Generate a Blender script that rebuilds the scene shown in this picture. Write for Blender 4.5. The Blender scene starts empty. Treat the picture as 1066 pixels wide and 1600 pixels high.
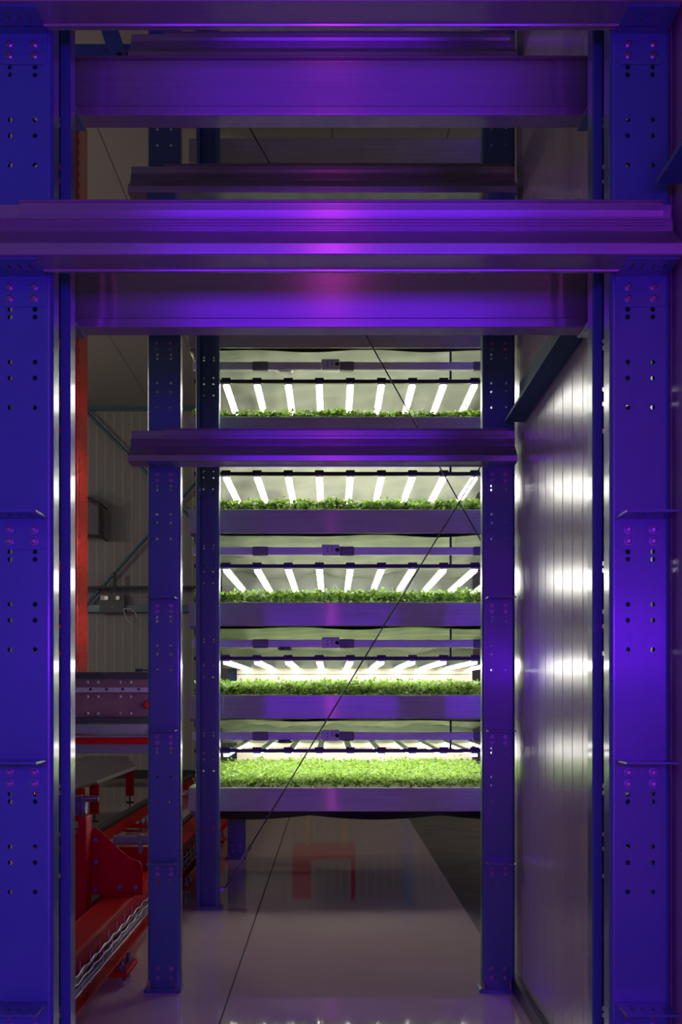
import bpy, math, random
import numpy as np
from mathutils import Vector, Matrix

scene = bpy.context.scene
COL = scene.collection
R = random.Random(7)

# ------------------------------------------------------------------ camera
cam_data = bpy.data.cameras.new('camera')
cam = bpy.data.objects.new('camera', cam_data)
COL.objects.link(cam)
cam.location = (0, 0, 1.588)
cam.rotation_euler = (math.radians(90), 0, 0)
cam_data.sensor_fit = 'VERTICAL'
cam_data.sensor_height = 36.0
cam_data.lens = 2272 / 1600 * 36
cam_data.shift_x = 15 / 1600
cam_data.shift_y = 285 / 1600
cam_data.clip_end = 200
scene.camera = cam

# ------------------------------------------------------------------ light and exposure
scene.view_settings.view_transform = 'Standard'
scene.view_settings.look = 'None'
scene.view_settings.exposure = 0.0
scene.view_settings.gamma = 1.0
scene.view_settings.use_curve_mapping = False
world = bpy.data.worlds.new('world')
scene.world = world
world.use_nodes = True
world.node_tree.nodes['Background'].inputs[0].default_value = (0.9, 0.85, 0.8, 1)
world.node_tree.nodes['Background'].inputs[1].default_value = 0.09


def area(name, loc, rot, sx, sy, power, color):
    d = bpy.data.lights.new(name, 'AREA')
    d.shape = 'RECTANGLE'
    d.size, d.size_y = sx, sy
    d.energy = power
    d.color = color
    o = bpy.data.objects.new(name, d)
    o.location = loc
    o.rotation_euler = rot
    COL.objects.link(o)
    return o


# violet horticulture lamps of the room behind the photographer (facing +Y)
area('violet_room_light', (1.10, -1.2, 1.93), (math.radians(90), 0, 0), 4.4, 0.45, 390, (0.15, 0.004, 1.0))
area('pink_tube_light', (0.0, -1.15, 2.3), (math.radians(90), 0, 0), 0.03, 4.4, 20, (1.0, 0.06, 0.9))
# unseen fill lamps added to brighten the back of the building
for hx, hy in ((-6.5, 13.0), (-7.5, 21.0), (5.5, 18.0)):
    hd = bpy.data.lights.new('hall_fill', 'POINT')
    hd.energy = 130
    hd.color = (1.0, 0.92, 0.80)
    hd.shadow_soft_size = 0.4
    ho = bpy.data.objects.new('hall_fill', hd)
    ho.location = (hx, hy, 4.6)
    COL.objects.link(ho)

GROW = 19.5          # radiance of the grow lamps


# ------------------------------------------------------------------ materials
def new_mat(name):
    m = bpy.data.materials.new(name)
    m.use_nodes = True
    nt = m.node_tree
    return m, nt, nt.nodes['Principled BSDF']


def N(nt, kind, **kw):
    n = nt.nodes.new(kind)
    for k, v in kw.items():
        setattr(n, k, v)
    return n


def simple(name, color, rough=0.5, metal=0.0, spec=0.5, coat=0.0, noise=0.0, scale=8.0, rnoise=0.0):
    m, nt, b = new_mat(name)
    b.inputs['Base Color'].default_value = (*color, 1)
    b.inputs['Roughness'].default_value = rough
    b.inputs['Metallic'].default_value = metal
    b.inputs['Specular IOR Level'].default_value = spec
    b.inputs['Coat Weight'].default_value = coat
    b.inputs['Coat Roughness'].default_value = 0.08
    if noise or rnoise:
        tc = N(nt, 'ShaderNodeTexCoord')
        no = N(nt, 'ShaderNodeTexNoise')
        no.inputs['Scale'].default_value = scale
        no.inputs['Detail'].default_value = 5
        nt.links.new(tc.outputs['Object'], no.inputs['Vector'])
        if noise:
            mix = N(nt, 'ShaderNodeMix', data_type='RGBA')
            mix.inputs[6].default_value = (*[c * (1 - noise) for c in color], 1)
            mix.inputs[7].default_value = (*[min(1, c * (1 + noise)) for c in color], 1)
            nt.links.new(no.outputs['Fac'], mix.inputs[0])
            nt.links.new(mix.outputs[2], b.inputs['Base Color'])
        if rnoise:
            mr = N(nt, 'ShaderNodeMapRange')
            mr.inputs[3].default_value = max(0.02, rough - rnoise)
            mr.inputs[4].default_value = rough + rnoise
            nt.links.new(no.outputs['Fac'], mr.inputs[0])
            nt.links.new(mr.outputs[0], b.inputs['Roughness'])
    return m


def brushed(name, color, rough, metal_mix, diff_rough=0.55):
    """bare metal brushed along X: a matte oxide layer mixed with an anisotropic metal"""
    m, nt, b = new_mat(name)
    out = nt.nodes['Material Output']
    tc = N(nt, 'ShaderNodeTexCoord')
    mp = N(nt, 'ShaderNodeMapping')
    mp.inputs['Scale'].default_value = (0.6, 30, 30)
    no = N(nt, 'ShaderNodeTexNoise')
    no.inputs['Scale'].default_value = 2.5
    no.inputs['Detail'].default_value = 6
    nt.links.new(tc.outputs['Object'], mp.inputs['Vector'])
    nt.links.new(mp.outputs['Vector'], no.inputs['Vector'])
    no2 = N(nt, 'ShaderNodeTexNoise')
    no2.inputs['Scale'].default_value = 3.0
    no2.inputs['Detail'].default_value = 4
    nt.links.new(tc.outputs['Object'], no2.inputs['Vector'])
    add = N(nt, 'ShaderNodeMath', operation='ADD')
    nt.links.new(no.outputs['Fac'], add.inputs[0])
    nt.links.new(no2.outputs['Fac'], add.inputs[1])
    mr = N(nt, 'ShaderNodeMapRange')
    mr.inputs[1].default_value = 0.6
    mr.inputs[2].default_value = 1.4
    nt.links.new(add.outputs[0], mr.inputs[0])
    mix = N(nt, 'ShaderNodeMix', data_type='RGBA')
    mix.inputs[6].default_value = (*[c * 0.78 for c in color], 1)
    mix.inputs[7].default_value = (*[min(1, c * 1.15) for c in color], 1)
    nt.links.new(mr.outputs[0], mix.inputs[0])
    b.inputs['Metallic'].default_value = 0.0
    b.inputs['Roughness'].default_value = diff_rough
    b.inputs['Specular IOR Level'].default_value = 0.2
    nt.links.new(mix.outputs[2], b.inputs['Base Color'])
    g = N(nt, 'ShaderNodeBsdfPrincipled')
    g.inputs['Metallic'].default_value = 1.0
    g.inputs['Roughness'].default_value = rough
    g.inputs['Anisotropic'].default_value = 1.0
    g.inputs['Base Color'].default_value = (0.72, 0.70, 0.70, 1)
    vec = N(nt, 'ShaderNodeCombineXYZ')
    vec.inputs[1].default_value = 0.7
    vec.inputs[2].default_value = 0.7
    nt.links.new(vec.outputs[0], g.inputs['Tangent'])
    ms = N(nt, 'ShaderNodeMixShader')
    ms.inputs[0].default_value = metal_mix
    nt.links.new(b.outputs[0], ms.inputs[1])
    nt.links.new(g.outputs[0], ms.inputs[2])
    nt.links.new(ms.outputs[0], out.inputs['Surface'])
    return m


def emit(name, color, strength):
    m, nt, b = new_mat(name)
    b.inputs['Base Color'].default_value = (0.9, 0.9, 0.9, 1)
    b.inputs['Emission Color'].default_value = (*color, 1)
    b.inputs['Emission Strength'].default_value = strength
    return m


TEAL = simple('teal_paint', (0.040, 0.150, 0.185), 0.30, 0, 0.5, 0.35, 0.06, 5, 0.05)
TEALM = simple('teal_paint_matte', (0.036, 0.135, 0.165), 0.6, 0, 0.15)
STEEL = brushed('brushed_steel', (0.18, 0.195, 0.14), 0.26, 0.30)
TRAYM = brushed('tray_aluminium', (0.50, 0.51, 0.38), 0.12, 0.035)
BOLT = simple('zinc_bolt', (0.26, 0.24, 0.24), 0.30, 0.8)
REDM = simple('red_paint', (0.50, 0.005, 0.006), 0.42, 0, 0.07, 0.0, 0.08, 4)
REDG = simple('glossy_red_paint', (0.50, 0.02, 0.012), 0.25, 0, 0.5, 0.4)
DARK = simple('black_steel', (0.018, 0.018, 0.020), 0.45)
RUBBER = simple('black_rubber', (0.012, 0.012, 0.012), 0.75)
GREYP = simple('grey_plastic', (0.22, 0.22, 0.23), 0.45)
WHITEP = simple('white_plastic', (0.70, 0.70, 0.70), 0.4)
TUBEM = brushed('white_tube', (0.82, 0.82, 0.80), 0.22, 0.03)
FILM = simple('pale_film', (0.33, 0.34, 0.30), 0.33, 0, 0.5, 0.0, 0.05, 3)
FILM_DIM = simple('dim_shelf_film', (0.15, 0.17, 0.115), 0.36, 0, 0.5, 0.0, 0.08, 3)  # same film, the lower shelves' dimmer, greener light put into its colour
FILM_MID = simple('mid_shelf_film', (0.20, 0.21, 0.18), 0.34, 0, 0.5, 0.0, 0.06, 3)  # same film, middling shelf brightness put into its colour
CREAM = simple('cream_panel', (0.44, 0.40, 0.31), 0.45, 0, 0.4, 0, 0.04, 3)
BLACKF = simple('black_sheet', (0.015, 0.014, 0.015), 0.4)
MAT = simple('substrate', (0.10, 0.09, 0.06), 0.9, 0, 0.2, 0, 0.5, 60)
BOUNCE_BED = simple('white_bounce_bed', (0.42, 0.42, 0.39), 0.9, 0, 0.2, 0, 0.08, 30)  # unseen white bed colour, added to bounce whiter light onto the films
LED = emit('led_diffuser', (1.0, 0.97, 0.90), GROW)
WIRE = simple('galvanised_wire', (0.60, 0.56, 0.54), 0.3, 0.8)
CABLE = simple('grey_cable', (0.16, 0.16, 0.17), 0.5)
ORANGE = simple('orange_cable', (0.75, 0.20, 0.04), 0.5)
LAMPG = simple('lamp_glass', (0.85, 0.80, 0.60), 0.15)
YELLOW = simple('yellow_paint', (0.55, 0.40, 0.06), 0.4)
HOLE = simple('dark_recess', (0.008, 0.008, 0.009), 0.8)


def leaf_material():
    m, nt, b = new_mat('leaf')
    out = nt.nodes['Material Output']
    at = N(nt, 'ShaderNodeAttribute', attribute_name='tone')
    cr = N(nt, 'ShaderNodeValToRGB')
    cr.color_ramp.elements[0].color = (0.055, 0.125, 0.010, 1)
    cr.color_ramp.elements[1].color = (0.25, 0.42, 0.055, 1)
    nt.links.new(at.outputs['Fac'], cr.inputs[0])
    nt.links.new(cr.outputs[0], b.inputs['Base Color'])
    b.inputs['Roughness'].default_value = 0.4
    tr = N(nt, 'ShaderNodeBsdfTranslucent')
    nt.links.new(cr.outputs[0], tr.inputs['Color'])
    ms = N(nt, 'ShaderNodeMixShader')
    ms.inputs[0].default_value = 0.5
    nt.links.new(b.outputs[0], ms.inputs[1])
    nt.links.new(tr.outputs[0], ms.inputs[2])
    nt.links.new(ms.outputs[0], out.inputs['Surface'])
    return m


LEAF = leaf_material()


def panel_material(name, color, axis, pitch, width, rough, groove=0.35, coat=0.0):
    """sheet-metal cladding with fine joint lines every pitch metres along one axis (bump + darker joint)"""
    m, nt, b = new_mat(name)
    tc = N(nt, 'ShaderNodeTexCoord')
    sp = N(nt, 'ShaderNodeSeparateXYZ')
    nt.links.new(tc.outputs['Object'], sp.inputs[0])
    dv = N(nt, 'ShaderNodeMath', operation='DIVIDE')
    dv.inputs[1].default_value = pitch
    nt.links.new(sp.outputs[axis], dv.inputs[0])
    fr = N(nt, 'ShaderNodeMath', operation='FRACT')
    nt.links.new(dv.outputs[0], fr.inputs[0])
    lt = N(nt, 'ShaderNodeMath', operation='LESS_THAN')
    lt.inputs[1].default_value = width / pitch
    nt.links.new(fr.outputs[0], lt.inputs[0])
    mix = N(nt, 'ShaderNodeMix', data_type='RGBA')
    mix.inputs[6].default_value = (*color, 1)
    mix.inputs[7].default_value = (*[c * groove for c in color], 1)
    nt.links.new(lt.outputs[0], mix.inputs[0])
    nt.links.new(mix.outputs[2], b.inputs['Base Color'])
    b.inputs['Roughness'].default_value = rough
    b.inputs['Coat Weight'].default_value = coat
    b.inputs['Coat Roughness'].default_value = 0.12
    no = N(nt, 'ShaderNodeTexNoise')
    no.inputs['Scale'].default_value = 1.5
    mp = N(nt, 'ShaderNodeMapping')
    mp.inputs['Scale'].default_value = [20 if i == axis else 0.15 for i in range(3)]
    nt.links.new(tc.outputs['Object'], mp.inputs['Vector'])
    nt.links.new(mp.outputs['Vector'], no.inputs['Vector'])
    bp = N(nt, 'ShaderNodeBump')
    bp.inputs['Strength'].default_value = 0.15
    bp.inputs['Distance'].default_value = 0.004
    nt.links.new(no.outputs['Fac'], bp.inputs['Height'])
    nt.links.new(bp.outputs['Normal'], b.inputs['Normal'])
    return m


WALLR = simple('wall_panel', (0.50, 0.45, 0.42), 0.22, 0, 0.45, 0.0)
WALLB = panel_material('ribbed_cladding', (0.30, 0.29, 0.26), 0, 0.165, 0.025, 0.5, 1.35)
CEILM = panel_material('ceiling_sheet', (0.34, 0.32, 0.29), 0, 1.12, 0.014, 0.5, 0.35)


def floor_material():
    m, nt, b = new_mat('floor_epoxy')
    tc = N(nt, 'ShaderNodeTexCoord')
    n1 = N(nt, 'ShaderNodeTexNoise')
    n1.inputs['Scale'].default_value = 1.4
    n1.inputs['Detail'].default_value = 8
    nt.links.new(tc.outputs['Object'], n1.inputs['Vector'])
    mix = N(nt, 'ShaderNodeMix', data_type='RGBA')
    mix.inputs[6].default_value = (0.62, 0.50, 0.46, 1)
    mix.inputs[7].default_value = (0.72, 0.58, 0.53, 1)
    nt.links.new(n1.outputs['Fac'], mix.inputs[0])
    nt.links.new(mix.outputs[2], b.inputs['Base Color'])
    mr = N(nt, 'ShaderNodeMapRange')
    mr.inputs[3].default_value = 0.03
    mr.inputs[4].default_value = 0.045
    nt.links.new(n1.outputs['Fac'], mr.inputs[0])
    nt.links.new(mr.outputs[0], b.inputs['Roughness'])
    b.inputs['Specular IOR Level'].default_value = 0.2
    n2 = N(nt, 'ShaderNodeTexNoise')
    n2.inputs['Scale'].default_value = 14
    nt.links.new(tc.outputs['Object'], n2.inputs['Vector'])
    bp = N(nt, 'ShaderNodeBump')
    bp.inputs['Strength'].default_value = 0.001
    bp.inputs['Distance'].default_value = 0.01
    nt.links.new(n2.outputs['Fac'], bp.inputs['Height'])
    nt.links.new(bp.outputs['Normal'], b.inputs['Normal'])
    return m


FLOORM = floor_material()
CONC = simple('rough_concrete', (0.17, 0.155, 0.135), 0.7, 0, 0.3, 0, 0.45, 2.5)


# ------------------------------------------------------------------ mesh building
class MB:
    def __init__(self):
        self.v, self.f, self.s = [], [], []

    def add(self, vs, fs, smooth=False):
        k = len(self.v)
        self.v.extend(vs)
        for f in fs:
            self.f.append(tuple(i + k for i in f))
            self.s.append(smooth)
        return self

    def box(self, x0, x1, y0, y1, z0, z1):
        vs = [(x0, y0, z0), (x1, y0, z0), (x1, y1, z0), (x0, y1, z0), (x0, y0, z1), (x1, y0, z1), (x1, y1, z1), (x0, y1, z1)]
        return self.add(vs, [(0, 3, 2, 1), (4, 5, 6, 7), (0, 1, 5, 4), (1, 2, 6, 5), (2, 3, 7, 6), (3, 0, 4, 7)])

    def prism(self, poly, axis, a, b, smooth=False):
        """poly of 2D points in the plane normal to axis ('x': (y,z), 'y': (x,z), 'z': (x,y)), extruded from a to b"""
        def P(p, t):
            return {'x': (t, p[0], p[1]), 'y': (p[0], t, p[1]), 'z': (p[0], p[1], t)}[axis]
        n = len(poly)
        vs = [P(p, a) for p in poly] + [P(p, b) for p in poly]
        fs = [tuple(range(n))[::-1], tuple(range(n, 2 * n))]
        self.add(vs, fs)
        self.add(vs, [(i, (i + 1) % n, n + (i + 1) % n, n + i) for i in range(n)], smooth)
        return self

    def rod(self, p0, p1, r, n=12, r1=None, smooth=True):
        p0, p1 = Vector(p0), Vector(p1)
        d = (p1 - p0).normalized()
        u = d.orthogonal().normalized()
        w = d.cross(u)
        r1 = r if r1 is None else r1
        vs = []
        for p, rr in ((p0, r), (p1, r1)):
            for i in range(n):
                a = 2 * math.pi * i / n
                vs.append(tuple(p + (u * math.cos(a) + w * math.sin(a)) * rr))
        self.add(vs, [(i, (i + 1) % n, n + (i + 1) % n, n + i) for i in range(n)], smooth)
        self.add(vs, [tuple(range(n))[::-1], tuple(range(n, 2 * n))])
        return self

    def tube(self, pts, r, n=6):
        pts = [Vector(p) for p in pts]
        rings = []
        for i, p in enumerate(pts):
            d = (pts[min(i + 1, len(pts) - 1)] - pts[max(i - 1, 0)]).normalized()
            ref = Vector((0, 0, 1)) if abs(d.z) < 0.9 else Vector((1, 0, 0))
            u = d.cross(ref).normalized()
            w = u.cross(d)
            rings.append([tuple(p + (u * math.cos(2 * math.pi * k / n) + w * math.sin(2 * math.pi * k / n)) * r) for k in range(n)])
        vs = [q for ring in rings for q in ring]
        fs = []
        for i in range(len(pts) - 1):
            for k in range(n):
                fs.append((i * n + k, i * n + (k + 1) % n, (i + 1) * n + (k + 1) % n, (i + 1) * n + k))
        self.add(vs, fs, True)
        m = (len(pts) - 1) * n
        self.add(vs, [tuple(range(n)), tuple(range(m, m + n))])
        return self

    def plate(self, x0, x1, z0, z1, holes, y0, y1, seg=8):
        """plate in the XZ plane between y0 and y1 with real round holes: (x, z, r); slots may be given as (x, z, hx, hz)"""
        xs, zs = {round(x0, 5), round(x1, 5)}, {round(z0, 5), round(z1, 5)}
        cells = {}
        for h in holes:
            hx = h[2] * 1.25 if len(h) == 3 else h[2]
            hz = min(h[2] * 1.25, 0.0109) if len(h) == 3 else h[3]
            xs |= {round(h[0] - hx, 5), round(h[0] + hx, 5)}
            zs |= {round(h[1] - hz, 5), round(h[1] + hz, 5)}
            cells[(round(h[0] - hx, 5), round(h[1] - hz, 5))] = (h, hx, hz)
        xs, zs = sorted(xs), sorted(zs)
        for a, b in zip(xs, xs[1:]):
            for c, d in zip(zs, zs[1:]):
                got = cells.get((a, c))
                if got is None:
                    self.add([(a, y0, c), (b, y0, c), (b, y0, d), (a, y0, d)], [(0, 1, 2, 3)])
                    self.add([(a, y1, c), (b, y1, c), (b, y1, d), (a, y1, d)], [(3, 2, 1, 0)])
                    continue
                h, hx, hz = got
                if len(h) == 4:
                    vs = [(a, y0, c), (b, y0, c), (b, y1, c), (a, y1, c), (a, y0, d), (b, y0, d), (b, y1, d), (a, y1, d)]
                    self.add(vs, [(0, 1, 2, 3), (7, 6, 5, 4), (1, 5, 6, 2), (0, 3, 7, 4)])
                    continue
                cx, cz, r = h
                sq = [(cx + hx * u, cz + hz * w) for u, w in ((1, 0), (1, 1), (0, 1), (-1, 1), (-1, 0), (-1, -1), (0, -1), (1, -1))]
                ci = [(cx + r * math.cos(k * math.pi / 4), cz + r * math.sin(k * math.pi / 4)) for k in range(8)]
                vs = [(p[0], y0, p[1]) for p in sq + ci] + [(p[0], y1, p[1]) for p in sq + ci]
                fs = []
                for k in range(8):
                    j = (k + 1) % 8
                    fs += [(k, 8 + k, 8 + j, j)[::-1], (16 + k, 24 + k, 24 + j, 16 + j), (8 + k, 24 + k, 24 + j, 8 + j)]
                self.add(vs, fs)
        return self

    def mesh(self, name, mat):
        me = bpy.data.meshes.new(name)
        me.from_pydata(self.v, [], self.f)
        me.polygons.foreach_set('use_smooth', self.s)
        me.materials.append(mat)
        me.update()
        return me

    def build(self, name, mat, parent=None, bevel=0.0, loc=None):
        o = bpy.data.objects.new(name, self.mesh(name, mat))
        COL.objects.link(o)
        if parent is not None:
            o.parent = parent
        if loc is not None:
            o.location = loc
        if bevel:
            md = o.modifiers.new('bevel', 'BEVEL')
            md.width = bevel
            md.segments = 2
            md.limit_method = 'ANGLE'
            md.harden_normals = False
        return o


def tag(o, label=None, cat=None, group=None, kind=None):
    if label:
        o['label'] = label
    if cat:
        o['category'] = cat
    if group:
        o['group'] = group
    if kind:
        o['kind'] = kind
    return o


def thing(name, loc, label, cat, group=None):
    o = bpy.data.objects.new(name, None)
    o.empty_display_size = 0.1
    COL.objects.link(o)
    o.location = loc
    return tag(o, label, cat, group)


KIDS = {}


def kids(o):
    return [c for c in list(bpy.data.objects) if c.parent == o]


def copy_tree(o, parent=None, loc=None):
    c = o.copy()
    COL.objects.link(c)
    if parent is not None:
        c.parent = parent
    if loc is not None:
        c.location = loc
    for ch in kids(o):
        copy_tree(ch, c)
    return c


def structure(o):
    o['kind'] = 'structure'
    return o


LV = 0.7            # rack pitch

# ------------------------------------------------------------------ setting
structure(MB().box(-14, 0.985, -4, 27.5, -0.1, 0).build('floor', FLOORM))
structure(MB().box(0.985, 9, 7.95, 27.5, -0.1, -0.002).build('floor_concrete', CONC))
structure(MB().box(-0.544, -0.536, -4, 27.4, 0.0, 0.0012).build('trim_1', HOLE))      # expansion joint
structure(MB().box(-14, 9, -4, 27.8, 7.0, 7.1).build('ceiling', CEILM))
structure(MB().box(-14, 9, 27.5, 27.7, 0, 7.0).build('wall_back', WALLB))
structure(MB().box(-14, 9, 27.44, 27.5, 0, 0.16).build('baseboard_back', DARK))
# right wall: sandwich panels, each a shallow pan with an open joint
wr = MB()
wr.box(1.012, 1.10, 0.5, 7.95, 0, 7.0)
y = 0.5
while y < 7.94:
    a, b = y + 0.004, min(y + 0.2475, 7.95)
    wr.prism([(1.012, a), (1.0015, a), (1.000, a + 0.0015), (1.000, b - 0.0015), (1.0015, b), (1.012, b)], 'z', 0.06, 7.0)
    y += 0.2515
structure(wr.build('wall_right', WALLR))
structure(MB().box(0.965, 1.0, 0.5, 7.95, 0, 0.075).build('baseboard_right', DARK, None, 0.004))


# ------------------------------------------------------------------ rack posts
HX = (-0.036, 0.036)


def hole_list(z_top, first=1):
    out = []
    k = first
    while k * LV < z_top:
        for dz in (0.120, 0.142, 0.272, 0.318, 0.403):
            z = k * LV - dz
            if k == 1 and dz > 0.2:
                continue
            for x in HX:
                out.append((x, z, 0.0075))
        k += 1
    return out


def post_body(height, w=0.175, dep=0.10, rad=0.014, t=0.005):
    """C channel, origin bottom centre of the web's outer face (y=0, facing -Y), flanges run back to +Y with a lip"""
    m = MB()
    h = w / 2
    m.plate(-h + rad, h - rad, 0, height, [q for q in hole_list(height)], 0, t)
    for s in (-1, 1):
        path = []
        for k in range(6):
            a = k / 5 * math.pi / 2
            path.append((s * (h - rad + rad * math.sin(a)), rad - rad * math.cos(a)))
        path.append((s * h, dep - 0.006))
        path.append((s * (h - 0.004), dep))
        path.append((s * (h - 0.03), dep))
        inner = [(s * (h - 0.03), dep - t), (s * (h - t), dep - t), (s * (h - t), rad), (s * (h - rad), t)]
        poly = path + inner
        if s < 0:
            poly = poly[::-1]
        n = len(poly)
        vs = [(p[0], p[1], 0) for p in poly] + [(p[0], p[1], height) for p in poly]
        m.add(vs, [tuple(range(n))[::-1], tuple(range(n, 2 * n))])
        m.add(vs, [(i, (i + 1) % n, n + (i + 1) % n, n + i) for i in range(n)])
    return m


def bracket_mesh(depth, w=0.145, slots=True):
    """L bracket: origin where its back meets the post web at shelf level"""
    m = MB()
    h = w / 2
    r = 0.02
    pts = [(-h, 0.0), (-h, -0.094 + r)]
    for k in range(1, 5):
        a = k / 4 * math.pi / 2
        pts.append((-h + r - r * math.cos(a), -0.094 + r - r * math.sin(a)))
    pts += [(-p[0], p[1]) for p in pts[::-1]]
    m.prism(pts, 'y', -0.005, 0.0)
    # shelf plate with four open slots: plate() builds in XZ, so turn it into XY
    q = MB()
    sl = [(-0.045 + 0.03 * i, 0.42 * depth + 0.025, 0.004, 0.027) for i in range(4)] if slots else []
    q.plate(-h, h, 0.0, depth, sl, -0.006, 0.0)
    # rim of the plate
    q.box(-h, h, -0.006, 0.0, depth, depth + 0.001)
    q.box(-h - 0.001, -h, -0.006, 0.0, 0, depth)
    q.box(h, h + 0.001, -0.006, 0.0, 0, depth)
    m.add([(v[0], -v[2], v[1]) for v in q.v], q.f)
    return m


def bolt_mesh(r=0.0105, d=0.009):
    m = MB()
    m.rod((0, 0, 0), (0, -d * 0.3, 0), r * 1.15, 14)
    m.rod((0, -d * 0.3, 0), (0, -d * 0.8, 0), r * 0.95, 14)
    m.rod((0, -d * 0.8, 0), (0, -d, 0), r * 0.95, 14, r * 0.6)
    m.rod((0, -d, 0), (0, -d * 1.25, 0), r * 0.4, 6)
    return m


ME_POST = post_body(6.9).mesh('post_body', TEAL)
ME_BRK = bracket_mesh(0.17).mesh('bracket', TEAL)
ME_BRK_LONG = bracket_mesh(0.34, 0.12).mesh('bracket', TEAL)
ME_BOLT = bolt_mesh().mesh('bolt', BOLT)
ME_BASE = MB().box(-0.105, 0.09, -0.03, 0.13, 0, 0.02).mesh('base_plate', TEAL)
anch = MB()
anch.rod((0, 0, 0), (0, 0, 0.006), 0.018, 14)
anch.rod((0, 0, 0.006), (0, 0, 0.022), 0.013, 6, smooth=False)
anch.rod((0, 0, 0.022), (0, 0, 0.045), 0.0075, 10)
ME_ANCH = anch.mesh('anchor_bolt', BOLT)


def inst(name, me, parent, loc, rz=0.0):
    o = bpy.data.objects.new(name, me)
    COL.objects.link(o)
    o.parent = parent
    o.location = loc
    o.rotation_euler = (0, 0, rz)
    return o


def make_post(x, y, label, levels, face=1, flip=False, brk=ME_BRK, bolts=True):
    """face=1: web faces the camera; flip: web at the back (y = rear face)"""
    p = thing('rack_post', (x, y, 0), label, 'rack post', 'teal rack posts')
    inst('post_body', ME_POST, p, (0, 0, 0.02), math.pi if flip else 0)
    if flip:
        inst('base_plate', ME_BASE, p, (0, 0, 0), math.pi)
    else:
        inst('base_plate', ME_BASE, p, (0, 0, 0))
    s = -1 if flip else 1
    for ax in (-0.07, 0.07):
        inst('anchor_bolt', ME_ANCH, p, (ax * 1.0 - 0.008 * s, -0.016 * s, 0.02))
    for k in levels:
        b = inst('bracket', brk, p, (0, 0, k * LV), math.pi if flip else 0)
        for bz in (-0.037, -0.070):
            for bx in HX:
                inst('bolt', ME_BOLT, b, (bx, -0.005, bz))
    for bz in (0.075, 0.125):
        for bx in HX:
            inst('foot_bolt', ME_BOLT, p, (bx, 0, bz), math.pi if flip else 0)
    return p


XL, XR = -0.8925, 0.8925
make_post(XL, 4.20, 'front teal post at the left picture edge, violet lit, nearest on the left', range(1, 7))
make_post(XR, 4.20, 'front teal post near the right picture edge, violet lit, beside the wall', range(1, 7))
make_post(XL, 4.58, 'slim strip of teal post just behind the nearest left post', (4, 5, 6), flip=True, brk=ME_BRK_LONG)
make_post(XR, 4.58, 'slim strip of teal post just behind the nearest right post', (4, 5, 6), flip=True, brk=ME_BRK_LONG)
make_post(XL, 7.757, 'middle-distance left teal post with bolted foot beside the red rail', range(1, 8))
make_post(XR, 7.757, 'middle-distance right teal post with bolted foot at the panel wall end', range(1, 8))
make_post(-0.915, 10.85, 'teal channel post at the left front corner of the growing rack', range(1, 9), flip=True)
make_post(1.27, 10.85, 'teal channel post at the right front corner of the growing rack', range(1, 9), flip=True)
make_post(-0.915, 14.02, 'teal post under the rear left corner of the growing rack', ())


# ------------------------------------------------------------------ beams
def front_beam(yf, k, label):
    """profiled beam resting on the post brackets; yf = post front plane"""
    z = k * LV
    o = thing('steel_beam', (0, yf, z), label, 'beam', 'profiled steel beams')
    pr = [(-0.008, 0.002), (-0.008, 0.185), (-0.055, 0.185), (-0.055, 0.142), (-0.075, 0.139),
          (-0.080, 0.136), (-0.074, 0.131), (-0.082, 0.127), (-0.076, 0.122), (-0.084, 0.118), (-0.078, 0.113), (-0.086, 0.108),
          (-0.080, 0.102), (-0.120, 0.078), (-0.188, 0.037), (-0.193, 0.032), (-0.193, 0.004), (-0.189, 0.0), (-0.055, 0.0), (-0.053, -0.006),
          (-0.047, -0.006), (-0.045, 0.0)]
    MB().prism(pr, 'x', -1.06, 0.968).build('beam_profile', STEEL, o, 0.0012)
    lip = [(-0.055, 0.150), (-0.062, 0.165), (-0.060, 0.186), (-0.068, 0.190), (-0.066, 0.195), (-0.020, 0.195), (-0.020, 0.187), (-0.053, 0.184)]
    MB().prism(lip[::-1], 'x', -0.89, 0.945).build('top_lip', STEEL, o, 0.0008)
    return o


def rear_beam(k, label):
    z = k * LV
    pr = [(4.83, 0.035), (4.803, 0.032), (4.800, 0.029), (4.800, 0.003), (4.803, 0.0), (4.908, 0.0), (4.910, 0.003), (4.910, 0.030),
          (4.87, 0.034), (4.87, 0.196), (4.866, 0.202), (4.812, 0.202), (4.808, 0.198), (4.812, 0.194), (4.83, 0.192)]
    o = MB().prism([(p[0] - 4.8, p[1]) for p in pr], 'x', -0.97, 0.97).build('steel_beam', STEEL, None, 0.001, (0, 4.8, z))
    return tag(o, label, 'beam', 'plain steel beams')


front_beam(4.20, 4, 'widest ribbed steel beam crossing the picture in front of the near posts')
front_beam(4.20, 5, 'ribbed steel beam cut off by the top picture edge, underside showing')
front_beam(4.20, 6, 'unseen ribbed beam added above the top picture edge to shade farther beams')  # out of view, added to shade the high farther beam from the violet lamp
rear_beam(6, 'unseen plain beam added above the top picture edge to shade farther beams')  # also out of view, added for the same shading
rear_beam(4, 'plain steel beam just under the widest ribbed beam, above the aisle opening')
rear_beam(5, 'plain steel beam near the top of the picture, over the dark gap')
front_beam(7.757, 4, 'ribbed steel beam crossing in front of the lit growing shelves at mid height')
front_beam(7.757, 5, 'ribbed steel beam on the farther posts hidden behind the plain near beam')
front_beam(7.757, 6, 'ribbed steel beam just above the widest near beam, pale lit underside')
front_beam(7.757, 7, 'dark ribbed steel beam high up, seen over the top plain beam')

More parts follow.
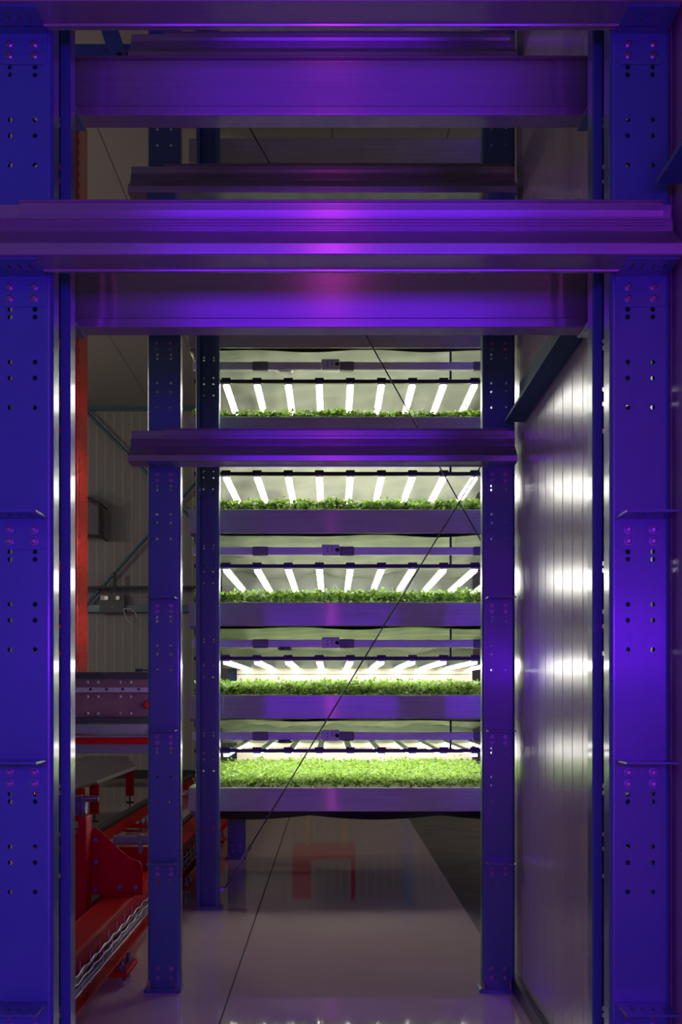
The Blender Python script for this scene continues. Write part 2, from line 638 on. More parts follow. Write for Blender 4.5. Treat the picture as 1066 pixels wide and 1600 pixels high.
# teal rails on the right wall and the high cross beam
r1 = MB()
r1.prism([(0.998, 3.0), (0.90, 3.0), (0.90, 3.016), (0.975, 3.024), (0.975, 3.20), (0.998, 3.20)], 'y', 5.45, 7.54)
tag(r1.build('wall_rail', TEALM, None, 0.002), 'teal angle rail on the panel wall between near and farther right posts', 'rail')
r2 = MB()
r2.prism([(0.998, 3.0), (0.90, 3.0), (0.90, 3.016), (0.975, 3.024), (0.975, 3.20), (0.998, 3.20)], 'y', 0.5, 4.02)
tag(r2.build('wall_rail', TEALM, None, 0.002), 'teal angle rail at the right picture edge in front of near post', 'rail')

# ------------------------------------------------------------------ growing rack
Y0 = 10.97
TX0, TX1 = -1.075, 1.36


def film_mesh(seed, sag_back, colour):
    rr = random.Random(seed)
    nx, ny = 70, 46
    x0, x1 = -1.03, 1.33
    vs, fs = [], []
    ph = [rr.uniform(0, 6.28) for _ in range(8)]
    for j in range(ny + 1):
        v = j / ny
        for i in range(nx + 1):
            u = i / nx
            x = x0 + (x1 - x0) * u
            z = -0.012 - sag_back * v ** 1.4
            z += 0.016 * math.sin(u * 19 + ph[0] + 1.5 * math.sin(v * 5 + ph[1])) * (0.3 + v)
            z += 0.013 * math.sin(u * 41 + v * 9 + ph[2]) * v
            z += 0.022 * abs(math.sin(u * 11 - v * 7 + ph[3])) ** 3 * v
            z += 0.006 * math.sin(v * 33 + u * 14 + ph[4])
            if j >= ny - 2:                      # the rear hem hangs down to the lamp frame
                z = (-0.19, -0.27)[j - ny + 1] if j > ny - 2 else z
            vs.append((x, 0.04 + 2.80 * min(v, 1 - 2 / ny + 0.002 * (j - ny + 2)), min(z, -0.003)))
    for j in range(ny):
        for i in range(nx):
            a = j * (nx + 1) + i
            fs.append((a, a + nx + 1, a + nx + 2, a + 1))
    return MB().add(vs, fs, True).mesh('liner_film', colour)


def sag_sheet():
    nx, ny = 60, 30
    vs, fs = [], []
    for j in range(ny + 1):
        v = j / ny
        for i in range(nx + 1):
            u = i / nx
            x = -1.03 + 2.36 * u
            z = -0.035 - 0.045 * abs(math.sin(u * math.pi * 2.4 + 0.35)) * (0.6 + 0.4 * math.sin(v * 9))
            if j == 0:
                z = 0.0
            vs.append((x, 0.03 + 2.86 * v, z))
    for j in range(ny):
        for i in range(nx):
            a = j * (nx + 1) + i
            fs.append((a, a + nx + 1, a + nx + 2, a + 1))
    return MB().add(vs, fs, True).mesh('liner_film', BLACKF)


def tray(k, label, film=FILM):
    o = thing('grow_tray', (0, Y0, k * LV), label, 'growing tray', 'growing trays of the rack')
    fa = MB()
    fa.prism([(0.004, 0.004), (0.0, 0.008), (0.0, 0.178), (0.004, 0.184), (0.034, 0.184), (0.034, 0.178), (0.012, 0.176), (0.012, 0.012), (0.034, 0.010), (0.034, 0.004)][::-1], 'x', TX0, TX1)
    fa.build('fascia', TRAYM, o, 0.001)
    bed = MB().box(TX0 + 0.012, TX1 - 0.012, 0.035, 2.86, 0.02, 0.135)
    bed.build('bed', MAT if k in (1, 2) else BOUNCE_BED, o)  # upper beds made white to throw light back up
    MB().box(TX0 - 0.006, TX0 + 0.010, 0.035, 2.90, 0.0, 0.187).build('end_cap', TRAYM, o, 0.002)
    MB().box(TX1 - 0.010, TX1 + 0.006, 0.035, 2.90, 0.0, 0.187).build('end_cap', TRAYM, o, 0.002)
    nz = MB()
    nz.box(-1.068, -1.005, 0.03, 0.11, -0.018, 0.004)
    nz.rod((-1.03, 0.07, -0.018), (-1.03, 0.07, -0.055), 0.018, 12)
    nz.rod((-1.03, 0.07, -0.055), (-1.03, 0.07, -0.075), 0.010, 10)
    nz.build('drain_spout', GREYP, o, 0.002)
    if k == 1:
        inst('liner_film', sag_sheet(), o, (0, 0, 0))
    else:
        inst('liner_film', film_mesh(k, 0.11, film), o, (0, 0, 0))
    rp = MB()
    rp.box(-0.90, TX1 - 0.02, 2.862, 2.875, 0.10, 0.375)
    rp.box(-0.90, TX1 - 0.02, 2.866, 2.879, 0.380, 0.45)
    rp.build('rear_panel', CREAM, o, 0.001)
    for bx in (-0.875, 0.1, 1.0):
        inst('bolt', ME_BOLT, o, (bx, 2.866 - 0.003, 0.43))
    return o


ORD = {1: 'lowest growing tray, its black underside sagging over the floor', 2: 'second growing tray from the floor with a bright magenta streak',
       3: 'third growing tray from the floor, middle of the lit stack', 4: 'fourth growing tray from the floor, right below the ribbed beam',
       5: 'fifth growing tray from the floor, right above the ribbed mid beam', 6: 'bare growing tray at the top of the lit opening, only its lower edge showing',
       7: 'unlit growing tray hidden behind the wide near beams', 8: 'unlit grey growing tray in the dark gap near the top'}
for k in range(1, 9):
    tray(k, ORD[k], {2: FILM_DIM, 3: FILM_DIM, 4: FILM_MID, 6: FILM_MID}.get(k, FILM))  # film colour carries each shelf's brightness


# crops: thousands of leaves, one mesh per variant shared between the shelves
def crop_mesh(name, seed, hmin, hmax, leaf, inner=4200):
    rng = np.random.default_rng(seed)
    X0, X1 = -1.045, 1.33
    parts = []
    for (ya, yb, dens) in ((0.05, 0.17, 5500), (0.17, 0.45, 4500), (0.45, 2.84, inner)):
        n = int((X1 - X0) * (yb - ya) * dens)
        px = rng.uniform(X0, X1, n)
        py = rng.uniform(ya, yb, n)
        parts.append(np.stack([px, py], 1))
    P = np.concatenate(parts)
    n = len(P)
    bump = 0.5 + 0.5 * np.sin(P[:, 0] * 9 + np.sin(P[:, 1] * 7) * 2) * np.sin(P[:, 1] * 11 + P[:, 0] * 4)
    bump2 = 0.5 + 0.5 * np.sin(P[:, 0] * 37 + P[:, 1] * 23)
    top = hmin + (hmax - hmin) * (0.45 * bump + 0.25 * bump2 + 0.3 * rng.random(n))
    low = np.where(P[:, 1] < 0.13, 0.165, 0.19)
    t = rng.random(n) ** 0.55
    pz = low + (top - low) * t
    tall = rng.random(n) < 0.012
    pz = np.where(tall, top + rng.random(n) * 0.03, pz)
    az = rng.uniform(0, 2 * np.pi, n)
    el = rng.normal(0.25, 0.45, n)
    L = leaf * rng.uniform(0.65, 1.25, n)
    W = L * rng.uniform(0.30, 0.42, n)
    d = np.stack([np.cos(az) * np.cos(el), np.sin(az) * np.cos(el), np.sin(el)], 1)
    s = np.stack([-np.sin(az), np.cos(az), np.zeros(n)], 1)
    roll = rng.normal(0, 0.45, n)
    up = np.cross(d, s)
    s = s * np.cos(roll)[:, None] + up * np.sin(roll)[:, None]
    up = np.cross(s, d)
    base = np.stack([P[:, 0], P[:, 1], pz], 1)
    def pt(l, w, h):
        return base + d * (L * l)[:, None] + s * (W * w)[:, None] + up * (L * h)[:, None]
    V = np.stack([pt(-0.5, 0, 0), pt(-0.1, -1, 0.10), pt(-0.05, 0, -0.02), pt(-0.1, 1, 0.10), pt(0.32, -0.72, 0.06), pt(0.32, 0.72, 0.06), pt(0.58, 0, -0.12)], 1).reshape(-1, 3)
    F = np.array([[0, 1, 2, 3], [1, 4, 6, 2], [2, 6, 5, 3]])
    faces = (np.arange(n)[:, None, None] * 7 + F[None]).reshape(-1, 4)
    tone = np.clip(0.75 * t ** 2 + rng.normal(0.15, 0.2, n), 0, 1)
    # a few pale stems at the front edge
    me = bpy.data.meshes.new(name)
    me.vertices.add(len(V))
    me.vertices.foreach_set('co', V.astype(np.float32).ravel())
    me.loops.add(faces.size)
    me.loops.foreach_set('vertex_index', faces.astype(np.int32).ravel())
    me.polygons.add(len(faces))
    me.polygons.foreach_set('loop_start', np.arange(0, faces.size, 4, dtype=np.int32))
    me.polygons.foreach_set('use_smooth', np.ones(len(faces), dtype=bool))
    me.update(calc_edges=True)
    at = me.attributes.new('tone', 'FLOAT', 'POINT')
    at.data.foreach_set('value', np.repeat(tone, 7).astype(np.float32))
    me.materials.append(LEAF)
    me.update()
    return me


CROP = [crop_mesh('salad_greens', 3, 0.245, 0.305, 0.034), crop_mesh('salad_greens', 5, 0.215, 0.265, 0.036, 900), crop_mesh('fine_greens', 9, 0.225, 0.305, 0.030, 4200), crop_mesh('salad_greens', 15, 0.235, 0.295, 0.035, 900), crop_mesh('salad_greens', 21, 0.245, 0.305, 0.034, 1800)]  # sparser inner leaves over the white beds let their bounce through
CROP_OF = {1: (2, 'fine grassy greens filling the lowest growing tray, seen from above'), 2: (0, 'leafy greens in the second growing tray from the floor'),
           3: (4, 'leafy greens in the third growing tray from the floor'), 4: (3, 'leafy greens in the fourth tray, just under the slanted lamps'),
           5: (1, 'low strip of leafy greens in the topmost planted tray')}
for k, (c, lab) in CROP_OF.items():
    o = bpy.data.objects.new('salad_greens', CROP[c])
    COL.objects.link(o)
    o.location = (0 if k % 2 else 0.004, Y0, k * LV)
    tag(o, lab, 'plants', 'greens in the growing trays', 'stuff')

# grow lamps
ME_BAR = MB().box(-0.026, 0.026, -0.02, 2.78, 0.004, 0.014).mesh('light_bar', WHITEP)
ME_DIFF = MB().box(-0.018, 0.018, -0.018, 2.76, -0.016, 0.0045).mesh('diffuser', LED)
ME_CLIP = MB().box(-0.034, 0.034, -0.022, 0.022, 0.0, 0.012).mesh('clip', DARK)


def lamp(k, label):
    z = k * LV + 0.447
    o = thing('grow_light', (0, Y0 + 0.07, z), label, 'grow light', 'grow lights above the trays')
    MB().box(-1.04, 1.34, -0.02, 0.02, 0.0, 0.028).build('front_rail', DARK, o, 0.002)
    MB().box(-1.04, 1.34, 2.72, 2.76, 0.0, 0.028).build('rear_rail', DARK, o, 0.002)
    for i in range(10):
        x = -0.80 + 0.236 * i
        b = inst('light_bar', ME_BAR, o, (x, 0.01, -0.014))
        inst('diffuser', ME_DIFF, b, (0, 0, 0))
        inst('clip', ME_CLIP, o, (x, 0, 0.028))
    for x in (-0.95, 0.905):
        h = MB()
        h.rod((x, 0, 0.028), (x, 0, 0.245), 0.009, 8)
        h.rod((x, 2.74, 0.028), (x, 2.74, 0.13), 0.009, 8)
        h.build('hanger', DARK, o)
    return o


LAMPS = {1: 'grow light frame over the lowest tray, dark bars seen from above', 2: 'grow light frame over the second tray, ten flat slanted tubes of light',
         3: 'grow light frame over the third tray, long slanted bright tubes', 4: 'grow light frame over the fourth tray, right below the ribbed beam',
         5: 'grow light frame over the topmost planted tray, short steep bright tubes'}
for k, lab in LAMPS.items():
    lamp(k, lab)


# feed pipe with sleeves and a junction box under every tray
def feed(k, label):
    z = k * LV + 0.572
    o = thing('feed_pipe', (0, Y0 + 0.05, z), label, 'pipe', 'feed pipes under the trays')
    MB().box(-1.05, 1.34, -0.03, 0.03, -0.029, 0.029).build('pipe', TUBEM, o, 0.007)
    for xa, xb in ((-0.60, -0.475), (0.055, 0.175), (1.07, 1.2)):
        MB().box(xa, xb, -0.036, 0.036, -0.034, 0.034).build('sleeve', GREYP, o, 0.012)
    jb = MB().box(-0.075, 0.062, -0.055, 0.045, -0.036, 0.047).build('junction_box', WHITEP, o, 0.010)
    kn = MB()
    kn.rod((0.040, -0.055, 0.008), (0.046, -0.072, 0.004), 0.014, 12)
    kn.build('connector', DARK, jb)
    sc = MB()
    for sx, sz in ((-0.03, 0.02), (-0.03, -0.005), (0.005, 0.025), (0.005, 0.005)):
        sc.rod((sx, -0.0555, sz), (sx, -0.0565, sz), 0.005, 8)
    sc.build('screw', DARK, jb)
    # stays up to the tray above
    for x in (-0.9, 1.25):
        MB().rod((x, 0, 0.029), (x, 0, 0.13), 0.008, 8).build('hanger', DARK, o)
    if k in (1, 2, 5):
        dv = MB()
        dv.rod((-0.352, -0.01, -0.029), (-0.352, -0.01, -0.038), 0.05, 20)
        dv.rod((-0.352, -0.01, -0.038), (-0.352, -0.01, -0.052), 0.066, 24, 0.05)
        dv.build('sensor_disc', WHITEP if k == 5 else DARK, o)
    return o


FEEDS = {1: 'square feed pipe with grey sleeves just above the lowest lamp frame', 2: 'square feed pipe lit violet between the second and third trays',
         3: 'square pale feed pipe between the third and fourth trays', 4: 'square feed pipe hidden behind the ribbed mid beam',
         5: 'square white feed pipe at the top of the lit opening with round disc', 7: 'square feed pipe in the dark gap, only its box top showing'}
for k, lab in FEEDS.items():
    feed(k, lab)


# crossed bracing rods in front of the trays
def brace(p0, p1, label, buckle):
    o = thing('bracing_rod', p0, label, 'bracing rod', 'crossed bracing rods')
    q = Vector(p1) - Vector(p0)
    MB().rod((0, 0, 0), q, 0.0052, 8).build('rod', simple('rod_steel', (0.05, 0.05, 0.052), 0.5), o)
    if buckle:
        d = q.normalized()
        t = MB()
        t.rod(d * 0.22, d * 0.36, 0.011, 8)
        t.rod(d * 0.20, d * 0.215, 0.014, 6)
        t.rod(d * 0.365, d * 0.38, 0.014, 6)
        t.build('turnbuckle', BOLT, o)
        e = MB()
        e.box(-0.03, 0.012, -0.012, 0.012, -0.015, 0.02)
        e.build('end_fitting', BOLT, o, 0.003)
    return o


brace((-0.80, 10.80, 0.136), (1.20, 10.80, 3.43), 'bracing rod rising from the left post foot to the right across lower trays', True)
brace((-0.83, 10.83, 6.20), (1.20, 10.83, 2.58), 'bracing rod falling from upper left to the right across upper trays', False)

# ------------------------------------------------------------------ left machine: red base rail, gusset, cable basket
br = thing('base_rail', (-1.29, 6.3, 0), 'long red box rail along the floor beside the left aisle, bolted feet', 'rail')
MB().box(-0.09, 0.09, 0, 13.7, 0.12, 0.368).build('rail_beam', REDM, br, 0.012)
MB().box(-0.10, 0.125, 0, 13.7, 0.112, 0.128).build('bottom_flange', REDM, br, 0.003)
for yy in (1.53, 5.0, 8.6):
    fp = MB().box(-0.15, 0.19, yy, yy + 0.42, 0.060, 0.090).build('foot_plate', REDM, br, 0.004)
    for ax, ay in ((0.152, 0.07), (0.152, 0.33)):
        st = MB()
        st.rod((ax, yy + ay, 0.0), (ax, yy + ay, 0.14), 0.011, 10)
        st.rod((ax, yy + ay, 0.090), (ax, yy + ay, 0.095), 0.026, 14)
        st.rod((ax, yy + ay, 0.095), (ax, yy + ay, 0.118), 0.020, 6, smooth=False)
        st.rod((ax, yy + ay, 0.036), (ax, yy + ay, 0.054), 0.022, 6, smooth=False)
        st.build('levelling_bolt', BOLT, fp)

bk = thing('cable_basket', (-1.2, 6.3, 0.218), 'wire basket on the side of the red floor rail carrying cables', 'cable tray')
w = MB()
LEN = 7.0
for (xx, zz, amp) in ((0.065, 0.115, 0.006), (0.065, 0.075, 0.005), (0.062, 0.02, 0.0), (0.03, 0.0, 0.0), (0.008, 0.0, 0.0)):
    pts = [(xx, i * 0.025, zz + amp * math.sin(i * 0.025 / 0.3 * 2 * math.pi)) for i in range(int(LEN / 0.025))]
    w.tube(pts, 0.0032, 5)
yy = 0.02
while yy < LEN:
    w.tube([(0.003, yy, 0.10), (0.003, yy, 0.0), (0.03, yy, -0.004), (0.062, yy, 0.0), (0.066, yy, 0.04), (0.066, yy, 0.117)], 0.0020, 5)
    yy += 0.3
w.build('wire_basket', WIRE, bk)
for i, (cx, cz, rr, mm) in enumerate(((0.02, 0.012, 0.009, CABLE), (0.042, 0.014, 0.009, CABLE), (0.03, 0.032, 0.007, CABLE), (0.048, 0.034, 0.007, CABLE), (0.052, 0.008, 0.006, ORANGE), (0.018, 0.048, 0.008, DARK))):
    ph = R.uniform(0, 6)
    pts = [(cx + 0.006 * math.sin(j * 0.11 + ph), j * 0.06, cz + 0.005 * math.sin(j * 0.17 + ph * 2)) for j in range(int(LEN / 0.06))]
    tag(MB().tube(pts, rr, 6).build('cable', mm, bk), 'orange cable' if mm is ORANGE else None)

gs = thing('gusset_bracket', (-1.29, 8.85, 0.368), 'red gusset plate with curved edge bolted upright on the floor rail', 'bracket')
prof = [(-1.47, 0.0), (-1.47, 0.40), (-1.44, 0.408), (-1.415, 0.395), (-1.25, 0.24), (-1.225, 0.222), (-1.20, 0.214), (-1.175, 0.205), (-1.158, 0.185), (-1.150, 0.155), (-1.150, 0.0)]
prof = [(a + 1.29, b) for a, b in prof]
MB().prism(prof[::-1], 'y', 0.0, 0.014).build('gusset_plate', REDM, gs, 0.003)
MB().box(-0.18, -0.105, -0.012, 0.0, 0.0, 0.375).build('flange', REDM, gs, 0.003)
MB().box(-0.085, 0.10, -0.05, 0.0, 0.0, 0.012).build('foot_angle', REDM, gs, 0.002)
for bx, bz, by in ((-0.145, 0.335, -0.012), (-0.145, 0.20, -0.012), (-0.145, 0.03, -0.012), (0.0, 0.045, 0.0), (0.095, 0.045, 0.0)):
    inst('bolt', bolt_mesh(0.013, 0.014).mesh('bolt', BOLT), gs, (bx, by, bz))

mc = thing('column_stub', (-1.53, 8.62, 0), 'short red column with notched top left of the gusset plate', 'column')
MB().prism([(-0.02, 0), (0.075, 0), (0.075, 0.86), (0.03, 0.86), (0.026, 0.80), (0.016, 0.765), (-0.02, 0.74)][::-1], 'y', 0.0, 0.20).build('column', REDM, mc, 0.004)

mt = thing('motor', (-1.60, 8.75, 0.86), 'purple-lit gear motor with shaft stub on top of the short red column', 'motor')
m_ = MB()
m_.rod((-0.25, 0, 0.062), (0.07, 0, 0.062), 0.055, 20)
m_.rod((0.07, 0, 0.062), (0.10, 0, 0.062), 0.062, 20)
for i in range(7):
    m_.rod((-0.22 + i * 0.04, 0, 0.062), (-0.205 + i * 0.04, 0, 0.062), 0.06, 20)
m_.box(-0.12, 0.09, -0.04, 0.04, 0.0, 0.03)
m_.build('housing', simple('motor_paint', (0.10, 0.10, 0.11), 0.4), mt, 0.002)
MB().rod((0.09, 0.02, 0.10), (0.195, 0.02, 0.10), 0.018, 14).build('shaft', BOLT, mt)
MB().rod((0.10, 0, 0.05), (0.125, 0, 0.05), 0.045, 20).build('flange_disc', GREYP, mt)

ep = thing('stop_plate', (-1.29, 10.1, 0.368), 'dark red stop plate with a purple buffer tube behind the gusset', 'end stop')
MB().box(-0.20, 0.09, 0, 0.014, 0, 0.16).build('plate', REDM, ep, 0.003)
MB().rod((-0.22, -0.02, 0.21), (0.14, -0.02, 0.21), 0.034, 16).build('buffer_tube', GREYP, ep)
for cx in (-0.03, 0.1):
    MB().box(cx - 0.012, cx + 0.012, -0.06, 0.01, 0.12, 0.25).build('clamp', GREYP, ep, 0.004)

# far floor rails
fr = thing('base_rail', (-2.36, 11.5, 0), 'farther red floor rail with a black running strip and studded feet', 'rail')
MB().box(-0.06, 0.06, 0, 13.0, 0.075, 0.20).build('rail_beam', REDM, fr, 0.004)
MB().box(-0.045, 0.045, 0, 13.0, 0.20, 0.24).build('running_strip', DARK, fr, 0.003)
for yy in (2.0, 5.3, 8.6, 11.9):
    fp = MB().box(-0.22, 0.24, yy, yy + 0.24, 0.045, 0.075).build('foot_plate', REDM, fr, 0.003)
    for ax in (-0.18, 0.14, 0.2):
        st = MB()
        st.rod((ax, yy + 0.12, 0), (ax, yy + 0.12, 0.16), 0.011, 8)
        st.rod((ax, yy + 0.12, 0.075), (ax, yy + 0.12, 0.1), 0.024, 6)
        st.build('stud', BOLT, fp)
gr = MB().prism([(-1.88, 0.0), (-1.70, 0.0), (-1.70, 0.012), (-1.74, 0.016), (-1.76, 0.06), (-1.82, 0.06), (-1.84, 0.016), (-1.88, 0.012)], 'y', 9.3, 26.0)
tag(gr.build('guide_rail', DARK, None, 0.002), 'low black guide rail on the floor between the two red rails', 'rail')

# stacker mast and carriage
ms = thing('lift_mast', (-2.40, 13.2, 1.20), 'tall red lift mast at left, lit orange by the grow lights', 'mast')
MB().box(-0.10, 0.10, 0.0, 0.52, 0.0, 5.7).build('mast_beam', REDG, ms, 0.010)
MB().box(-0.14, 0.14, -0.04, 0.56, 0.0, 0.03).build('mast_foot', REDM, ms, 0.003)
tr = MB()
for i in range(54):
    tr.box(0.100, 0.1025, 0.02, 0.05, 0.2 + i * 0.1, 0.24 + i * 0.1)
tr.box(-0.118, -0.10, 0.0, 0.06, 0.04, 5.6)
tr.build('chain_strip', DARK, ms)

cg = thing('lift_carriage', (-2.0, 12.9, 1.06), 'dark bolted lift carriage with toothed top rack at left', 'carriage')
ZC = 1.06


def py(yp, s=175.3):
    return 1.588 + (1085 - yp) / s - ZC


X0c, X1c = -0.82, 0.47
plate1 = MB()
hl = []
for xp in (138, 154, 189, 205):
    for yp in (1066, 1088.5, 1114.5):
        hl.append(((xp - 518) / 175.3 + 2.0, py(yp)))
plate1.box(X0c, X1c, 0.02, 0.16, py(1121), py(1060))
plate1.build('carriage_plate', simple('carriage_paint', (0.125, 0.05, 0.075), 0.4, 0.2, 0.5, 0, 0.15, 5), cg, 0.003)
rk = MB()
rk.box(X0c, X1c, 0.0, 0.06, py(1061), py(1052.5))
n_t = 52
for i in range(n_t):
    xa = X0c + (X1c - X0c) * i / n_t
    p = (X1c - X0c) / n_t
    rk.prism([(xa + 0.1 * p, py(1052.5)), (xa + 0.9 * p, py(1052.5)), (xa + 0.65 * p, py(1050.2)), (xa + 0.35 * p, py(1050.2))][::-1], 'y', 0.0, 0.06)
rk.build('toothed_rack', DARK, cg)
gd = MB().box(X0c, X1c - 0.02, -0.03, 0.02, py(1082), py(1074)).build('guide', simple('guide_steel', (0.35, 0.30, 0.36), 0.3, 0.7), cg, 0.004)
gh = MB()
for xp in (119, 144, 169, 194, 219):
    xx = (xp - 518) / 175.3 + 2.0
    gh.rod((xx, -0.031, py(1077)), (xx, -0.029, py(1077)), 0.014, 10)
gh.build('guide_hole', HOLE, gd)
lg = MB().box(X0c, X1c, -0.03, 0.05, py(1130), py(1121)).build('lower_guide', DARK, cg, 0.004)
for (hx_, hz_) in hl:
    inst('bolt', bolt_mesh(0.013, 0.014).mesh('bolt', BOLT), cg, (hx_, 0.02, hz_))
ex = MB()
ex.prism([(0.0, py(1147)), (0.0, py(1131)), (0.12, py(1131)), (0.12, py(1147))][::-1], 'x', X0c, X1c - 0.03)
ex.box(X0c, X1c, -0.02, 0.12, py(1152), py(1148.5))
ex.build('extrusion', simple('extrusion_paint', (0.22, 0.20, 0.24), 0.35, 0.4), cg, 0.003)
MB().box(X0c, X1c, 0.0, 0.12, py(1162), py(1152)).build('red_bar', REDM, cg, 0.003)
MB().box(X0c, X1c, 0.01, 0.1, py(1177), py(1162)).build('apron', simple('apron_paint', (0.16, 0.13, 0.20), 0.4, 0.3), cg, 0.003)
kn = MB()
kn.rod((0.37, 0.02, py(1101)), (0.37, -0.05, py(1101)), 0.038, 16, 0.028)
kn.rod((0.37, -0.05, py(1101)), (0.37, -0.08, py(1101)), 0.018, 12)
kn.build('stop_button', REDM, cg)
hd = MB()
hd.box(0.26, 0.32, -0.01, 0.04, py(1050), py(1045))
hd.rod((0.32, 0.015, py(1047)), (0.47, 0.015, py(1049)), 0.006, 8)
hd.build('latch', DARK, cg)
sp = MB()
sp.box(-0.52, -0.28, 0.12, 0.80, py(1177), 0.14)
sp.build('mast_slider', DARK, cg)
MB().box(-0.80, -0.62, 0.05, 0.35, -ZC, py(1165)).build('support_leg', REDM, cg, 0.004)

# steel table on red legs further back
tb = thing('steel_table', (-3.4, 16.0, 0), 'low steel table with clipped corner on red legs, back left', 'table')
top = [(-0.9, -0.8), (0.36, -0.8), (0.50, 2.0), (0.50, 5.6), (-0.20, 9.6), (-0.9, 9.6)]
MB().prism(top, 'z', 0.485, 0.505).build('table_top', simple('table_steel', (0.15, 0.12, 0.17), 0.35, 0.2, 0.5, 0, 0.1, 3), tb, 0.002)
MB().prism([(0.49, 2.0), (0.505, 2.0), (0.505, 5.6), (0.49, 5.6)], 'z', 0.478, 0.515).build('edge_strip', WHITEP, tb)
for lx, ly in ((0.44, 1.1), (0.44, 2.15), (0.44, 5.35), (-0.7, 1.1), (-0.7, 5.35)):
    lg = MB().box(lx - 0.055, lx + 0.055, ly - 0.05, ly + 0.05, 0.10, 0.485).build('leg', REDM, tb, 0.006)
    ft = MB()
    ft.rod((lx, ly, 0.012), (lx, ly, 0.10), 0.010, 8)
    ft.rod((lx, ly, 0.0), (lx, ly, 0.014), 0.062, 18, 0.05)
    ft.build('levelling_foot', RUBBER, lg)

# red cart with yellow posts, only seen mirrored in the glossy floor
ct = thing('red_cart', (-0.1, 19.4, 0), 'red machine frame behind the rack, mirrored in the glossy floor', 'machine')
MB().box(-0.42, 0.42, 0, 0.6, 0.45, 0.62).build('deck', REDM, ct, 0.006)
MB().box(-0.42, -0.18, 0, 0.6, 0.62, 1.15).build('cabinet', REDM, ct, 0.006)
MB().box(0.36, 0.42, 0, 0.06, 0.62, 1.15).build('upright', REDM, ct, 0.004)
for lx in (-0.22, 0.26):
    for ly in (0.06, 0.54):
        MB().box(lx - 0.03, lx + 0.03, ly - 0.03, ly + 0.03, 0, 0.45).build('leg', YELLOW, ct, 0.003)
tp = MB().box(0.95, 1.13, 19.8, 19.9, 0, 6.9).build('hall_column', simple('pale_teal', (0.16, 0.32, 0.34), 0.35), None, 0.006)
tag(tp, 'pale teal hall column behind the rack, mirrored in the floor', 'column')

# ------------------------------------------------------------------ back wall fittings
SB = 82.62


def bw(xp, yp):
    return (xp - 518) / SB, 1.588 + (1085 - yp) / SB


def hbar(name, xa, xb, ya, yb, y0, y1, mat, label, cat):
    p, q = bw(xa, yb), bw(xb, ya)
    return tag(MB().box(p[0], q[0], y0, y1, p[1], q[1]).build(name, mat, None, 0.004), label, cat)


hbar('wall_girt', -200, 520, 630, 643, 27.3, 27.5, TEAL, 'teal horizontal girt at the top of the back wall', 'girder')
hbar('wall_girt', -200, 520, 946, 957, 27.36, 27.5, TEAL, 'teal horizontal girt on the back wall behind the emergency light', 'girder')


def diag(xa, ya, xb, yb, label):
    p, q = bw(xa, ya), bw(xb, yb)
    o = MB().rod((p[0], 27.33, p[1]), (q[0], 27.33, q[1]), 0.03, 8).build('wall_brace', TEAL)
    return tag(o, label, 'brace', 'diagonal wall braces')


diag(133, 642, 300, 812, 'teal diagonal wall brace falling right below the top girt')
diag(120, 965, 320, 742, 'teal diagonal wall brace rising right behind the emergency light')
ctw = thing('cable_tray', (bw(130, 918)[0], 27.1, bw(0, 918)[1]), 'dark cable tray running level on the back wall above the emergency light', 'cable tray')
MB().box(-2.5, 3.6, 0, 0.18, -0.05, 0.0).build('tray_channel', DARK, ctw, 0.004)
ME_RUNG = MB().box(0, 0.008, -0.004, 0.0, -0.03, 0.03).mesh('rung', GREYP)
for i in range(40):
    inst('rung', ME_RUNG, ctw, (-2.4 + i * 0.15, 0, 0))
MB().box(0.62, 0.68, 0.03, 0.08, -0.1, 0.26).build('stay', DARK, ctw)
ws = MB()
for xx in (-2.0, 0.0, 2.0):
    ws.box(xx - 0.03, xx + 0.03, 0.18, 0.395, -0.04, 0.0)
ws.build('wall_arm', DARK, ctw)

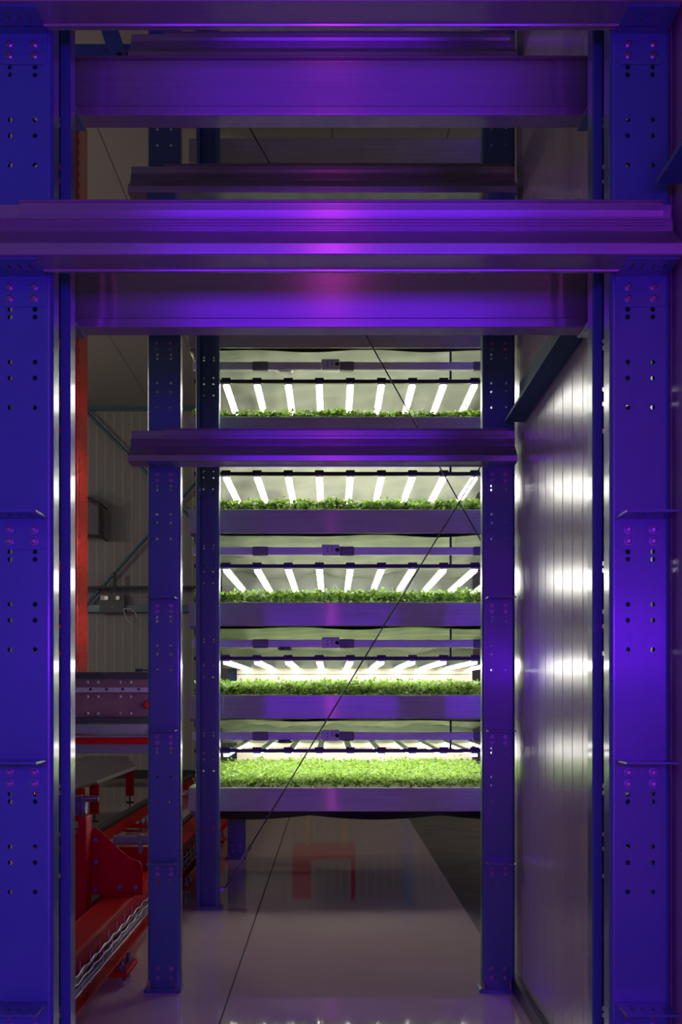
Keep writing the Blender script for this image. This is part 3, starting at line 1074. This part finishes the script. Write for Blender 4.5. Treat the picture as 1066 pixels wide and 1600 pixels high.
em_p, em_q = bw(158, 958), bw(198, 929)
em = thing('emergency_light', (em_p[0], 27.25, em_p[1]), 'grey twin emergency light on the back wall with a looped cable', 'emergency light')
we, he = em_q[0] - em_p[0], em_q[1] - em_p[1]
MB().prism([(0.0, 0.0), (we, 0.0), (we - 0.02, he), (0.02, he)][::-1], 'y', 0, 0.14).build('housing', simple('dark_grey_housing', (0.10, 0.10, 0.11), 0.4), em, 0.01)
for fx in (0.30, 0.74):
    lm = MB()
    lm.rod((we * fx, 0.0, he * 0.76), (we * fx, -0.05, he * 0.76), 0.032, 14, 0.04)
    lm.build('lamp', LAMPG, em)
MB().box(we * 0.06, we * 0.22, -0.006, 0, he * 0.66, he * 0.9).build('sticker', WHITEP, em)
MB().box(we * 0.48, we * 0.56, -0.006, 0, he * 0.26, he * 0.36).build('test_button', GREYP, em)
MB().box(0.1, we - 0.1, 0.09, 0.11, 0.05, he - 0.05).build('wall_plate', DARK, em)
lp = MB()
lp.tube([(we - 0.02, 0.0, 0.06), (we + 0.02, -0.02, -0.1), (we + 0.1, -0.02, -0.2), (we + 0.19, -0.02, -0.2), (we + 0.23, -0.02, -0.1), (we + 0.2, -0.02, 0.0), (we + 0.1, 0.0, 0.06), (we - 0.02, 0.0, 0.07)], 0.008, 6)
lp.build('cable_loop', WHITEP, em)

fp_, fq_ = bw(120, 845), bw(167, 785)
fu = thing('fan_unit', (fp_[0], 26.7, fp_[1]), 'grey wall fan unit in a wire frame, back wall beside the red mast', 'fan')
MB().prism([(0, 0.08), (fq_[0] - fp_[0] - 0.04, 0.02), (fq_[0] - fp_[0] - 0.04, 0.55), (0, 0.8)][::-1], 'y', 0.05, 0.7).build('housing', simple('fan_grey', (0.13, 0.13, 0.125), 0.5), fu, 0.01)
fm = MB()
e = fq_[0] - fp_[0]
for a, b in (((0, 0, 0.05), (e, 0, 0.0)), ((e, 0, 0.0), (e, 0, 0.6)), ((e, 0, 0.6), (0, 0, 0.85)), ((e, 0, 0), (e, 0.8, 0)), ((e, 0, 0.6), (e, 0.8, 0.6)), ((0, 0, 0.05), (0, 0.8, 0.05))):
    fm.rod(a, b, 0.016, 8)
fm.build('wire_frame', DARK, fu)

# high teal beam and brace behind the farther posts
cb = MB().box(-3.2, 1.0, 9.1, 9.2, 5.36, 5.66)
tag(cb.build('cross_beam', TEAL, None, 0.004), 'teal cross beam high up behind the top plain steel beam', 'girder')
db = thing('roof_brace', (-1.31, 9.0, 5.5), 'teal flat diagonal brace with two holes at the top left', 'brace')
bm_ = MB()
bm_.prism([(0.06, -0.35), (0.17, -0.35), (-0.04, 0.30), (-0.15, 0.30)], 'y', 0.06, 0.095)
bm_.build('flat_bar', TEAL, db, 0.002)
hh = MB()
for hx in (-0.012, 0.048):
    hh.rod((hx, 0.058, 0.075), (hx, 0.0605, 0.075), 0.018, 12)
hh.build('hole', HOLE, db)
